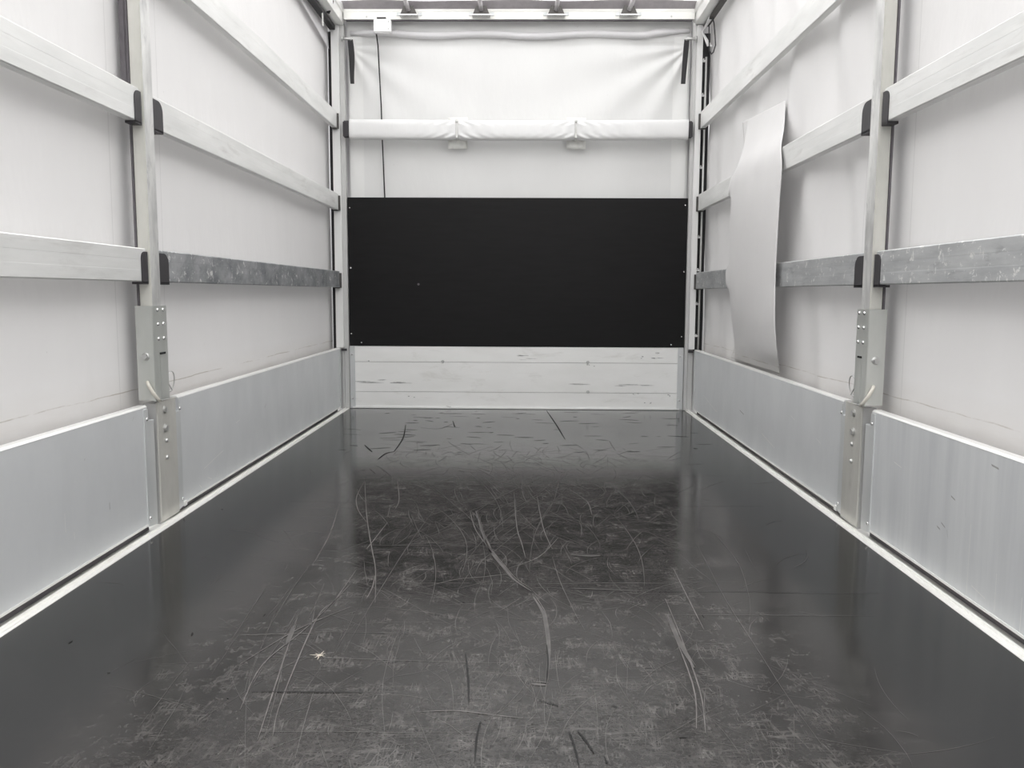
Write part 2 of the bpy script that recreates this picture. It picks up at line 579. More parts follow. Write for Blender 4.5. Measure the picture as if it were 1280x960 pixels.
LIGHT = [
    [(-0.585, 2.847), (-0.566, 2.559), (-0.525, 2.368), (-0.462, 2.2)],
    [(-0.593, 2.847), (-0.48, 2.294), (-0.397, 1.933), (-0.352, 1.745), (-0.307, 1.491)],
    [(-0.394, 2.202), (-0.403, 2.01), (-0.408, 1.914)], [(-0.456, 2.817), (-0.402, 2.507), (-0.395, 2.372)],
    [(-0.401, 1.728), (-0.408, 1.514), (-0.424, 1.392), (-0.393, 1.009), (-0.37, 0.875)],
    [(-0.393, 1.623), (-0.431, 1.348), (-0.473, 1.151), (-0.456, 0.964)], [(-0.469, 1.391), (-0.427, 1.101), (-0.392, 0.863)],
    [(0.014, 2.639), (0.029, 2.17), (0.046, 1.984), (0.058, 1.839)], [(0.1, 2.582), (0.113, 2.173), (0.136, 1.931)],
    [(0.402, 1.537), (0.398, 1.306), (0.388, 1.058), (0.366, 0.905)], [(0.226, 2.677), (0.279, 2.502), (0.283, 2.319)],
    [(-0.568, 1.291), (-0.486, 1.299), (-0.395, 1.308)], [(-0.138, 0.965), (-0.07, 0.971), (-0.007, 0.959), (0.054, 0.947)],
    [(0.17, 1.605), (0.257, 1.599), (0.344, 1.591)], [(0.462, 1.769), (0.459, 1.538), (0.457, 1.35)],
    [(-0.201, 1.6), (-0.128, 1.66), (-0.049, 1.686), (0.012, 1.709)], [(-0.333, 1.516), (-0.333, 1.596), (-0.342, 1.683)],
    [(0.386, 1.438), (0.38, 1.089), (0.353, 0.918)], [(-0.134, 2.355), (-0.1, 2.122), (-0.037, 1.889)],
    [(-0.605, 2.445), (-0.551, 2.066), (-0.53, 1.772)], [(-0.352, 4.307), (-0.419, 4.099), (-0.53, 4.134)],
    [(-0.519, 1.15), (-0.451, 1.325), (-0.36, 1.465)], [(0.158, 2.047), (0.096, 1.858), (0.011, 1.755)]]
THICK = [
    [(-0.114, 2.356), (-0.064, 2.0), (-0.03, 1.854), (0.0, 1.755), (0.028, 1.664), (0.072, 1.581)],
    [(0.077, 1.541), (0.094, 1.465), (0.102, 1.407), (0.106, 1.239), (0.097, 1.082)],
    [(0.39, 1.438), (0.39, 1.266), (0.397, 1.156)], [(-0.065, 2.02), (-0.042, 1.889)],
    [(0.195, 1.878), (0.239, 1.869), (0.272, 1.874)], [(-0.465, 1.347), (-0.453, 1.244)], [(0.098, 1.074), (0.069, 1.078)]]
DARK = [
    [(0.132, 0.906), (0.138, 0.863), (0.143, 0.796)], [(0.147, 0.906), (0.16, 0.87), (0.17, 0.835)], [(0.186, 0.83), (0.188, 0.808)],
    [(-0.068, 1.216), (-0.054, 1.094), (-0.046, 0.989)], [(0.237, 0.9), (0.244, 0.895)], [(0.208, 0.998), (0.223, 0.992)],
    [(-0.624, 4.225), (-0.575, 3.787), (-0.564, 3.421)], [(-0.564, 3.421), (-0.595, 3.373), (-0.607, 3.237)],
    [(0.192, 4.838), (0.233, 4.263), (0.261, 3.788)], [(-0.735, 3.584), (-0.699, 3.494), (-0.665, 3.408)],
    [(0.103, 1.259), (0.103, 1.166), (0.097, 1.079)], [(-0.369, 4.379), (-0.34, 4.169)], [(0.082, 1.013), (0.117, 0.993)],
    [(-0.024, 0.808), (-0.025, 0.884), (-0.021, 0.935)], [(-0.458, 1.034), (-0.349, 1.034), (-0.234, 1.035)],
    [(-0.225, 2.999), (-0.2, 2.985)], [(0.194, 2.984), (0.213, 2.985)], [(0.619, 2.985), (0.634, 2.978)], [(-0.642, 2.991), (-0.624, 3.007)]]
for p in LIGHT:
    ribbon(fl, smooth(p), 0.0030, 1, 0.0009)
for p in THICK:
    ribbon(fl, smooth(p), 0.009, 2, 0.00085)
    ribbon(fl, smooth([(x + 0.004, y + 0.01) for x, y in p]), 0.0025, 1, 0.0010)
for p in DARK:
    ribbon(fl, smooth(p) if len(p) > 2 else p + [p[-1]], 0.0038 if p[0][1] < 3.1 else 0.0065, 3, 0.0011)
for i in range(110):                                 # dark nicks at the front and a few near the tail
    if i < 90:
        x, y = rnd.uniform(-0.95, 0.95), rnd.uniform(3.4, 4.8)
        scratch(x, y, rnd.gauss(0, 0.2), rnd.uniform(0.02, 0.12), rnd.gauss(0, 0.3), rnd.uniform(0.003, 0.008), 3, 0.001)
    else:
        x, y = rnd.uniform(-1.0, 0.9), rnd.uniform(0.8, 2.4)
        scratch(x, y, rnd.uniform(-1.7, 0.3), rnd.uniform(0.006, 0.02), 0, rnd.uniform(0.002, 0.004), 3, 0.001)
for (x0, x1, y) in ((0.1, 0.95, 1.59), (-0.2, 0.55, 1.93), (-0.8, 0.9, 2.45)):
    ribbon(fl, [(x0 + (x1 - x0) * t / 8, y + 0.003 * math.sin(t * 1.7)) for t in range(9)], 0.0018, 3, 0.0012)
for k in range(11):                                  # small star-shaped chip on the left of the floor
    a = k * 2 * math.pi / 11 + 0.2
    l = 0.007 + 0.007 * (k % 3)
    cx, cy = -0.369, 1.193
    ribbon(fl, [(cx, cy), (cx + l * .5 * math.cos(a), cy + l * .5 * math.sin(a)), (cx + l * math.cos(a), cy + l * math.sin(a))],
           0.0022, 4, 0.0014)
fo = structure('floor', fl, [M['floor'], M['scratch'], M['scratch_dim'], M['gouge'], M['chip']],
               'scratched black film-faced plywood load floor', origin=(0, 2.4, 0), normals=False)

# ------------------------------------------------------------------ aluminium sills along the floor edges
for s, side in SIDES:
    k = MB()
    prof = [(1.082, -0.03), (1.082, 0.001), (1.085, 0.004), (1.092, 0.004), (1.094, 0.0012), (1.101, 0.0012), (1.103, 0.005),
            (1.110, 0.005), (1.113, 0.002), (1.114, -0.03)]
    k.prism([(s * x, z) for x, z in prof], 1, -0.12, 4.895)
    k.box(s * 1.114, s * 1.20, -0.12, 4.97, -0.03, -0.018)
    structure('baseboard_' + side, k, M['kerb'], 'ribbed aluminium sill along the %s edge of the floor' % side)


# ------------------------------------------------------------------ side curtains (walls)
def crease(t, c, w):
    d = abs(t - c) / w
    return math.exp(-d * d)


def left_off(y, z):
    n = noise.noise(Vector((y * 0.8, z * 0.8, 3.1)))
    return 0.006 * n + 0.004 * math.sin(y * 1.3 + z)


def right_off(y, z):
    # loose cloth: diagonal folds falling from the top front corner in the far bay
    n = noise.noise(Vector((y * 1.4, z * 0.9, 8.7)))
    o = 0.006 * n
    if y > 2.1:
        k = min(1, (y - 2.1) / 0.5)
        d = (y - 2.6) * 0.93 + (z - 1.2) * 0.36
        o += k * 0.0075 * math.sin(d * 13.0 + 1.6 * n + z)
        o += k * 0.006 * math.sin((y * 0.97 - z * 0.15) * 21.0 + 3 * n) * (0.4 + 0.6 * crease(z, 1.9, 0.8))
        o += k * 0.011 * crease(y - 0.35 * (z - 1.9), 2.9, 0.08)
        o -= k * 0.010 * crease(y - 0.30 * (z - 1.9), 3.2, 0.10)
        o += k * 0.006 * crease(y + 0.25 * (z - 0.9), 4.05, 0.07)
        o -= k * 0.006 * crease(y + 0.35 * (z - 0.9), 4.35, 0.08)
    return o


for s, side in SIDES:
    off = left_off if s < 0 else right_off
    w = MB()

    def fn(u, v, s=s, off=off):
        y = -0.12 + 5.08 * u
        z = 0.02 + 2.50 * v
        # welded vertical seams: a narrow step in the cloth
        seam = 0.0
        for sc in (1.905,):
            if abs(y - sc) < 0.012:
                seam = -0.0015
        return (s * (XT + 0.006 + off(y, z) + seam), y, z)
    w.grid(fn, 254, 110)
    structure('wall_' + side, w, M['tarp'],
              'grey white tarpaulin curtain forming the %s side' % side, normals=False)

# ------------------------------------------------------------------ front wall (upper cloth + closed headboard behind)


def front_off(x, z):
    n = noise.noise(Vector((x * 2.0, z * 2.0, 5.5)))
    o = 0.003 * n
    # folds radiating from the two strap hooks
    for hx, hz, sg in ((1.06, 2.27, -1), (-1.06, 2.27, 1)):
        dx, dz = (x - hx) * sg, hz - z
        r = math.hypot(dx, dz)
        a = math.atan2(dz, max(dx, 1e-4))
        if dz > -0.02:
            amp = 0.011 if hx > 0 else 0.006
            o += amp * math.sin(a * 13) * math.exp(-r * 1.5) * min(1, r / 0.12)
    o += 0.004 * math.sin((x * 0.8 + z) * 7.5) * crease(x, 0.6, 0.6)
    # swelling where the cloth is pulled tight beside the corner posts
    o += 0.007 * math.sin(z * 9) * crease(abs(x), 1.04, 0.05)
    t = min(1, max(0, (z - 2.27) / 0.09))
    o += 0.016 * t * t * (3 - 2 * t)
    return o


w = MB()
w.grid(lambda u, v: (-1.068 + 2.134 * u, 4.945 - front_off(-1.068 + 2.134 * u, 1.25 + 1.22 * v), 1.25 + 1.22 * v), 170, 100)
front = structure('wall_back', w, M['tarp_front'], 'white tarpaulin upper front wall', normals=False)
hs = MB()
hs.box(-1.20, 1.20, 4.965, 4.985, -0.03, 2.50)
o = hs.build('headboard_shell', M['tarp_hem'], front)
for x0, x1 in ((-1.06, -0.975), (0.965, 1.055)):       # welded reinforcement strips
    sm = MB()
    sm.grid(lambda u, v: (x0 + (x1 - x0) * u, 4.9405 - front_off(x0 + (x1 - x0) * u, 1.30 + 1.03 * v), 1.30 + 1.03 * v), 12, 100)
    sm.build('seam_strip', M['tarp_strip'], front, normals=False)

# ------------------------------------------------------------------ roof cloth
r = MB()
r.grid(lambda u, v: (-1.215 + 2.43 * u, -0.12 + 5.10 * v,
                     2.615 + 0.008 * math.sin(v * 20) - 0.010 * abs(2 * u - 1) ** 2), 24, 60)
r.grid(lambda u, v: (-1.215 + 2.43 * u, 4.962, 2.47 + 0.14 * v), 12, 2)
for s in (-1, 1):
    r.grid(lambda u, v: (s * 1.213, -0.12 + 5.10 * u, 2.44 + 0.17 * v), 30, 2)
structure('ceiling', r, M['roof'], 'bright translucent white roof tarpaulin', normals=False)

# ------------------------------------------------------------------ long top rails under the roof
for s, side in SIDES:
    t = MB()
    t.prism([(s * 1.078, 2.385), (s * 1.155, 2.37), (s * 1.165, 2.50), (s * 1.07, 2.495), (s * 1.07, 2.452), (s * 1.078, 2.445)],
            1, -0.12, 4.93, bev=0.002)
    tr = structure('trim_' + ('1' if s < 0 else '2'), t, M['lip'],
                   'pale aluminium rail along the top of the %s side' % side)
    g = MB()
    g.box(s * 1.122, s * 1.158, -0.12 if s < 0 else 4.3, 4.84, 2.342 if s < 0 else 2.360, 2.372, 0.003)
    g.build('seal_and_dark_gap', M['rubber'] if s < 0 else M['bracket'], tr)
    if s < 0:
        g = MB()                                    # small loop and closing hook on the seal
        g.tube([(-1.115, 4.62, 2.375), (-1.095, 4.60, 2.40), (-1.085, 4.60, 2.43), (-1.09, 4.60, 2.47)], [.012, .012, .011, .006], 8)
        g.build('rubber_loop', M['rubber'], tr)
        g = MB()
        g.tube([(-1.128, 4.53, 2.375), (-1.126, 4.53, 2.33), (-1.124, 4.525, 2.28), (-1.118, 4.52, 2.27)], 0.005, 8)
        g.build('hook', M['tie'], tr)
        g = MB()                                    # triangular overlap of the cover hanging behind the rail
        g.grid(lambda u, v: (-1.178 + 0.006 * v, 3.95 + 0.93 * u, 2.38 - (0.03 + 0.11 * u) * v), 20, 4)
        o = g.build('cover_overlap', M['tarp_hem'], tr, normals=False)

# ------------------------------------------------------------------ header beam
hb = thing('header_beam', (0, 4.89, 2.40), 'pale aluminium header beam across the top of the front wall', 'beam')
b = MB()
b.prism([(4.850, 2.408), (4.878, 2.408), (4.878, 2.47), (4.852, 2.47), (4.852, 2.455), (4.849, 2.452)], 0, -1.072, 1.072, bev=0.0012)
b.build('beam', M['beam'], hb)
b = MB()
b.box(-1.06, 1.06, 4.856, 4.876, 2.4025, 2.4085)
b.build('shadow_gap_strip', M['rubber_grey'], hb)  # dark strip drawn in for the shaded groove under the beam
b = MB()                                            # cloth-covered edge leaning in over the beam
b.grid(lambda u, v: (-1.085 + 2.17 * u, 4.856 - 0.05 * v + 0.003 * math.sin(u * 31 + 1) * v,
                     2.468 + (0.036 + 0.003 * math.sin(u * 17)) * v), 60, 4)
b.grid(lambda u, v: (-1.085 + 2.17 * u, 4.860 + 0.07 * u * 0 + 0.08 * v, 2.468), 30, 2)
b.build('roof_edge_cloth', M['edge_cloth'], hb, normals=False)
for x in (-0.668, -0.227, 0.228, 0.668):
    b = MB()
    zt, zb = 2.476, 2.424
    b.prism([(x - 0.052, zb), (x + 0.052, zb), (x + 0.030, zt), (x - 0.030, zt)], 1, 4.815, 4.849)
    br = b.build('pole_bracket', M['bracket'], hb)
    b = MB()
    b.box(x - 0.056, x + 0.056, 4.800, 4.849, 2.4185, 2.4245, 0.001)
    b.build('bracket_lip', M['rivet'], br)
    b = MB()
    for sx in (-1, 1):
        b.box(x + sx * 0.052, x + sx * 0.078, 4.8445, 4.849, 2.428, 2.448, 0.001)
    b.build('bracket_ear', M['strip'], br)
for x in (-0.93, 0.93):
    b = MB(); b.dome((x, 4.851, 2.425), (0, -1, 0), 0.006, 0.006)
    b.build('bolt', M['zinc'], hb)

for i, x in enumerate((-0.668, -0.227, 0.228, 0.668)):
    lab = ['leftmost of the four grey roof poles rising from the header beam',
           'second from the left of the four grey roof poles at the header beam',
           'third from the left of the four grey roof poles at the header beam',
           'rightmost of the four grey roof poles rising from the header beam'][i]
    dx = (-0.02, -0.008, 0.012, 0.03)[i]
    m = MB()
    m.tube([(x, 4.812, 2.450), (x + dx * .5, 4.77, 2.485), (x + dx, 4.70, 2.53), (x + dx, 4.60, 2.565), (x + dx, 4.4, 2.58),
            (x + dx, 2.5, 2.582), (x + dx, -0.1, 2.58)], 0.0135, 12)
    tag(m.build('roof_pole', M['rod']), lab, 'pole', 'roof poles under the roof tarpaulin')

# rolled hem of the front cloth below the beam
m = MB()
m.tube([(-1.045 + 2.10 * i / 40, 4.922 + 0.002 * math.sin(i * .7), 2.346 + 0.006 * math.sin(i * 0.5) - 0.010 * math.sin(math.pi * i / 40)
         + (0.012 if i > 35 else 0)) for i in range(41)], [0.022 - (0.006 if i > 37 or i < 2 else 0) for i in range(41)], 12)
tag(m.build('rolled_hem', M['tarp_hem']), 'white rolled cloth hem running just below the header beam', 'tarpaulin')

# ------------------------------------------------------------------ junction box and its cable
jb = thing('junction_box', (-0.83, 4.86, 2.32), 'small white plastic box below the header beam with thin black cable', 'box')
b = MB()
b.box(-0.880, -0.775, 4.80, 4.845, 2.318, 2.398, 0.006, seg=3)
b.build('housing', M['white_plastic'], jb)
b = MB()
b.box(-0.860, -0.805, 4.80, 4.848, 2.399, 2.406, 0.001)
b.build('mounting_clip', M['rubber'], jb)
for z in (2.338, 2.38):
    b = MB()
    b.dome((-0.789, 4.7995, z), (0, -1, 0), 0.004, 0.002)
    b.build('screw', M['zinc'], jb)
b = MB()
b.tube([(-0.874, 4.86, 2.33), (-0.872, 4.905, 2.27), (-0.866, 4.912, 2.10), (-0.858, 4.914, 1.90), (-0.855, 4.914, 1.75), (-0.850, 4.912, 1.6),
        (-0.842, 4.912, 1.335)], 0.0042, 8)
b.build('cable', M['rubber'], jb)

# ------------------------------------------------------------------ hanging rubber straps
for s, x, lean in ((-1, -1.032, 0.012), (1, 1.026, -0.016)):
    st = thing('hanging_strap', (x, 4.84, 2.0),
               'black rubber strap hanging from the hook beside the %s front corner post' % ('left' if s < 0 else 'right'), 'strap',
               'rubber straps hanging at the front corners')
    b = MB()
    n = 14
    w0 = 0.0145
    rows = []
    for i in range(n + 1):
        t = i / n
        cx = x + lean * t + (0.003 * math.sin(t * 5) if s < 0 else 0)
        cz = 2.288 - 0.262 * t
        hw = w0 + (0.003 if s < 0 else 0.001) * math.sin(t * 4 + 0.5)
        cy = 4.845 + 0.004 * math.sin(t * 3)
        rows.append([b.bm.verts.new(p) for p in ((cx - hw, cy - .004, cz), (cx + hw, cy - .004, cz), (cx + hw, cy + .004, cz), (cx - hw, cy + .004, cz))])
    for A, B in zip(rows, rows[1:]):
        for k in range(4):
            b.bm.faces.new((A[k], A[(k + 1) % 4], B[(k + 1) % 4], B[k]))
    b.bm.faces.new(rows[0]); b.bm.faces.new(rows[-1][::-1])
    b.build('strap', M['rubber'], st)
    b = MB()
    b.tube([(s * 1.088, 4.838, 2.292), (x - s * 0.004, 4.842, 2.29)], 0.0085, 10)
    b.dome((x - s * 0.002, 4.845, 2.29), (0, -1, 0), 0.011, 0.010)
    b.tube([(s * 1.086, 4.838, 2.290), (s * 1.076, 4.838, 2.290)], 0.016, 10)
    b.build('hook', M['zinc'], st)

# ------------------------------------------------------------------ corner posts
for s, side in SIDES:
    xi, xo, xf = (1.106, 1.153, 1.078) if s < 0 else (1.090, 1.126, 1.069)
    cp = thing('corner_post', (s * 1.12, 4.88, 0), 'white corner post at the %s end of the front wall' % side, 'post',
               'corner posts of the front wall')
    b = MB()
    b.box(s * xi, s * xo, 4.848, 4.915, 0.396, 2.375, 0.002)
    b.build('column', M['corner'], cp)
    b = MB()
    b.box(s * xf, s * (xi - .0005), 4.872, 4.915, 0.003, 2.395, 0.0015)
    b.box(s * (xi + .001), s * 1.121, 4.872, 4.915, 0.003, 0.391, 0.0015)
    b.build('flange', M['corner_grey'], cp)  # darker grey than the column: shade painted into the flange colour
    b = MB()
    b.box(s * (xo + 0.001), s * (1.19 if s > 0 else 1.180), 4.935 if s > 0 else 4.895, 4.945 if s > 0 else 4.905, 0.38, 2.35)
    b.build('seal_and_dark_gap', M['rubber'], cp)  # black strip put in for the shaded gap between post and curtain
    b = MB()
    b.box(s * 1.086, s * 1.120, 4.846, 4.853, 0.375, 0.39, 0.001)
    b.build('latch_tab', M['plastic'], cp)

# curtain tension tube at the right front corner, with little cleats
ct = thing('curtain_tube', (1.15, 4.9, 0.39), 'thin pale curtain tube with white cleats beside the right corner post', 'pole')
b = MB()
b.tube([(1.158, 4.90, 0.395), (1.158, 4.90, 2.20)], 0.0062, 10)
b.build('tube', M['lip'], ct)
for z in (2.173, 1.967, 1.53, 1.101, 0.895, 0.683, 0.48):
    b = MB()
    b.box(1.134, 1.154, 4.885, 4.897, z - 0.006, z + 0.006, 0.002)
    b.tube([(1.136, 4.886, z + .002), (1.139, 4.878, z + 0.011)], 0.004, 6)
    b.build('cleat', M['white_plastic'], ct)

# folded edge strip sticking out at the right corner, and the cable loop
m = MB()
Y0 = 4.83
pa, pb, pc = Vector((1.1255, 4.66, 2.372)), Vector((1.112, 4.81, 2.322)), Vector((1.137, 4.77, 2.228))


def strip(a, b2, w0, w1):
    out = Vector((0.55, 0.1, 0.0))
    return [a, a + out * w0, b2 + out * w1, b2]


for q in (strip(pa, pb, 0.05, 0.008), strip(pb, pc, 0.008, 0.055)):
    m.bm.faces.new([m.bm.verts.new(v) for v in q])
    d = Vector((0, -0.005, 0))
m.tube([pa, pa.lerp(pb, .5), pb, pb.lerp(pc, .5), pc], 0.0038, 8)
o = m.build('folded_cover_strip', M['white_plastic'], normals=False)
tag(o, 'bent white cover strip sticking out at the top of the right corner post', 'strip')
m = MB()
lp = [(1.12, 4.70, 2.43), (1.13, 4.66, 2.39), (1.144, 4.64, 2.32), (1.150, 4.63, 2.25), (1.152, 4.62, 2.19), (1.150, 4.66, 2.162), (1.148, 4.71, 2.165),
      (1.146, 4.755, 2.20), (1.145, 4.77, 2.26), (1.140, 4.755, 2.33), (1.135, 4.74, 2.39)]
m.tube(lp, 0.0035, 8)
tag(m.build('cable_loop', M['rubber']), 'thin black cable loop dangling beside the right front corner', 'cable')

# ------------------------------------------------------------------ front: plywood panel
pp = thing('plywood_panel', (0, YF, 0.405), 'large black film-faced plywood panel on the front wall', 'panel')
b = MB()
b.box(-1.076, 1.068, 4.892, 4.915, 0.405, 1.343, 0.0015)
b.build('board', M['black_board'], pp)
for x, z in ((-1.062, 1.278), (-1.064, 0.483), (-1.0, 0.427), (1.052, 1.30), (1.055, 0.885), (1.050, 0.474), (0.985, 0.423), (-1.062, 0.9)):
    b = MB()
    b.dome((x, 4.8925, z), (0, -1, 0), 0.0048, 0.0025)
    b.build('screw', M['rivet'], pp)
b = MB()
b.dome((-0.63, 4.8925, 0.80), (0, -1, 0), 0.009, 0.0008)
b.build('dent', M['rubber_grey'], pp)

# lower aluminium board
fb = thing('aluminium_board', (0, YF, 0), 'pale aluminium kick board of three planks below the black panel', 'board')
for z0, z1, k in ((0.004, 0.1085, 0), (0.1105, 0.3015, 1), (0.3035, 0.403, 2)):
    b = MB()
    b.box(-1.062, 1.046, 4.893, 4.93, z0, z1, 0.0015)
    b.build('plank', M['board'], fb)
b = MB()
b.box(-1.06, 1.045, 4.905, 4.93, 0.004, 0.403)
b.build('backing', M['rubber_grey'], fb)
b = MB()
b.box(-1.062, 1.046, 4.884, 4.893, 0.002, 0.012, 0.001)
b.build('foot_strip', M['lip'], fb)
for s, x0, x1 in ((-1, -1.076, -1.044), (1, 1.030, 1.066)):
    b = MB()
    b.box(x0, x1, 4.8885, 4.8935, 0.003, 0.404, 0.001)
    es = b.build('end_strip', M['strip'], fb)
    for z in (0.35, 0.065):
        b = MB()
        b.dome(((x0 + x1) / 2 - 0.002, 4.8885, z), (0, -1, 0), 0.006, 0.004)
        b.build('rivet', M['rivet'], es)
for x, z in ((-0.478, 0.307), (0.455, 0.307), (0.458, 0.116), (-0.955, 0.307)):
    b = MB()
    b.hexbolt((x, 4.893, z), (0, -1, 0), 0.0075 if x != -0.955 else .004, 0.007)
    b.build('bolt', M['zinc'], fb)
b = MB()                                            # dark scuffs along the planks
rs = random.Random(4)


def scuff(mb, x, z, l, h, dy=4.8922):
    n = 9
    L, R2 = [], []
    for i in range(n + 1):
        t = i / n
        hh = h * (0.15 + math.sin(math.pi * t) * rs.uniform(0.3, 1.0)) / 2
        zz = z + rs.uniform(-.12, .12) * h
        L.append(mb.bm.verts.new((x + l * t, dy, zz + hh)))
        R2.append(mb.bm.verts.new((x + l * t, dy, zz - hh)))
    for i in range(n):
        mb.bm.faces.new((L[i], R2[i], R2[i + 1], L[i + 1]))


for x, z, l, h in ((-1.035, .172, .20, .007), (-.80, .170, .16, .010), (-.9, .185, .08, .005), (.34, .166, .14, .007), (.66, .163, .13, .006),
                   (.80, .160, .10, .004), (.0, .35, .07, .006), (.05, .33, .08, .004), (.86, .335, .05, .01), (.9, .37, .03, .006),
                   (.80, .345, .02, .01), (.97, .10, .012, .012), (.86, .05, .012, .008), (-.45, .014, .03, .005), (.75, .10, .02, .006),
                   (-.7, .08, .012, .012), (.46, .29, .015, .01)):
    for k in range(3):
        scuff(b, x + rs.uniform(-.02, .02) * k, z + rs.uniform(-.006, .006) * k, l * rs.uniform(.5, 1), h * rs.uniform(.3, .8), 4.8924 - .0001 * k)
b.build('scuff_marks', M['scuff'], fb, normals=False)['kind'] = 'stuff'

# ------------------------------------------------------------------ wrapped cross bar with ties
cb = thing('wrapped_crossbar', (0, 4.85, 1.69), 'cross bar wrapped in white tarpaulin spanning the front wall', 'bar')
TIES = (-0.377, 0.356)


def wrap_pt(u, v):
    x = -1.045 + 2.093 * u
    a = 2 * math.pi * v
    ry, rz = 0.032, 0.060
    zc = 1.753 - 0.005 * math.sin(math.pi * u)
    # superellipse section
    ca, sa = math.cos(a), math.sin(a)
    px = math.copysign(abs(ca) ** 0.6, ca) * ry
    pz = math.copysign(abs(sa) ** 0.6, sa) * rz
    pinch = sum(math.exp(-((x - t) / 0.022) ** 2) for t in TIES)
    k = 1 - 0.11 * pinch
    w = 0.0
    for t in TIES:                                  # creases fanning out from each tie
        d = x - t
        w += 0.0050 * math.exp(-abs(d) / 0.13) * math.sin((pz * 1.2 + abs(d) * 0.55) * 150) * (1 - math.exp(-(d / 0.02) ** 2))
    w += 0.0022 * math.sin((x * 1.0 + pz * 1.1) * 30) * crease(x, 0.85, 0.30)
    w += 0.0018 * noise.noise(Vector((x * 9, pz * 14, 1)))
    return (x, 4.852 + px * k - w, zc + pz * k)


b = MB()
NV = 40
nu = 260
rings = [[b.bm.verts.new(wrap_pt(i / nu, j / NV)) for j in range(NV)] for i in range(nu + 1)]
for A, B in zip(rings, rings[1:]):
    for j in range(NV):
        f = b.bm.faces.new((A[j], A[(j + 1) % NV], B[(j + 1) % NV], B[j])); f.smooth = True
b.bm.faces.new(rings[0][::-1]); b.bm.faces.new(rings[-1])
b.build('cloth_wrap', M['tarp_wrap'], cb)
for x0, x1 in ((-1.084, -1.044), (1.047, 1.075)):
    b = MB()
    b.box(x0, x1, 4.826, 4.869, 1.703, 1.802, 0.006)
    b.build('end_cap', M['plastic'], cb)
for t in TIES:
    b = MB()
    pts = []
    for j in range(24):
        a = 2 * math.pi * j / 24
        ca, sa = math.cos(a), math.sin(a)
        pts.append((t, 4.852 + math.copysign(abs(ca) ** .6, ca) * 0.0335, 1.749 + math.copysign(abs(sa) ** .6, sa) * 0.0585))
    for off in (-0.004, 0.0, 0.004):
        b.tube([(p[0] + off, p[1], p[2]) for p in pts], 0.0028, 6, closed=True)
    ti = b.build('cable_tie', M['tie'], cb)
    b = MB()
    b.box(t - 0.009, t + 0.009, 4.808, 4.822, 1.792, 1.806, 0.002)
    b.build('tie_lock', M['tie'], ti)
    b = MB()
    b.box(t - 0.006, t + 0.006, 4.808, 4.820, 1.696, 1.706, 0.002)
    b.build('tie_end', M['tie'], ti)
for t, lab in ((-0.377, 'left'), (0.362, 'right')):
    b = MB()
    b.grid(lambda u, v: (t - 0.060 + 0.120 * u, 4.896 - 0.001 * math.sin(v * 6), 1.643 + 0.192 * v), 4, 8)
    b.bm.normal_update()
    bmesh.ops.solidify(b.bm, geom=b.bm.faces[:], thickness=0.0015)
    tag(b.build('white_patch', M['patch']), 'white cloth patch behind the wrapped cross bar at its %s tie' % lab, 'patch',
        'white patches behind the cross bar')


# ------------------------------------------------------------------ centre posts
def bolt(parent, c, axis, r, h, mat='zinc', name='bolt', hexa=False):
    b = MB()
    (b.hexbolt if hexa else b.dome)(c, axis, r, h)
    return b.build(name, M[mat], parent)


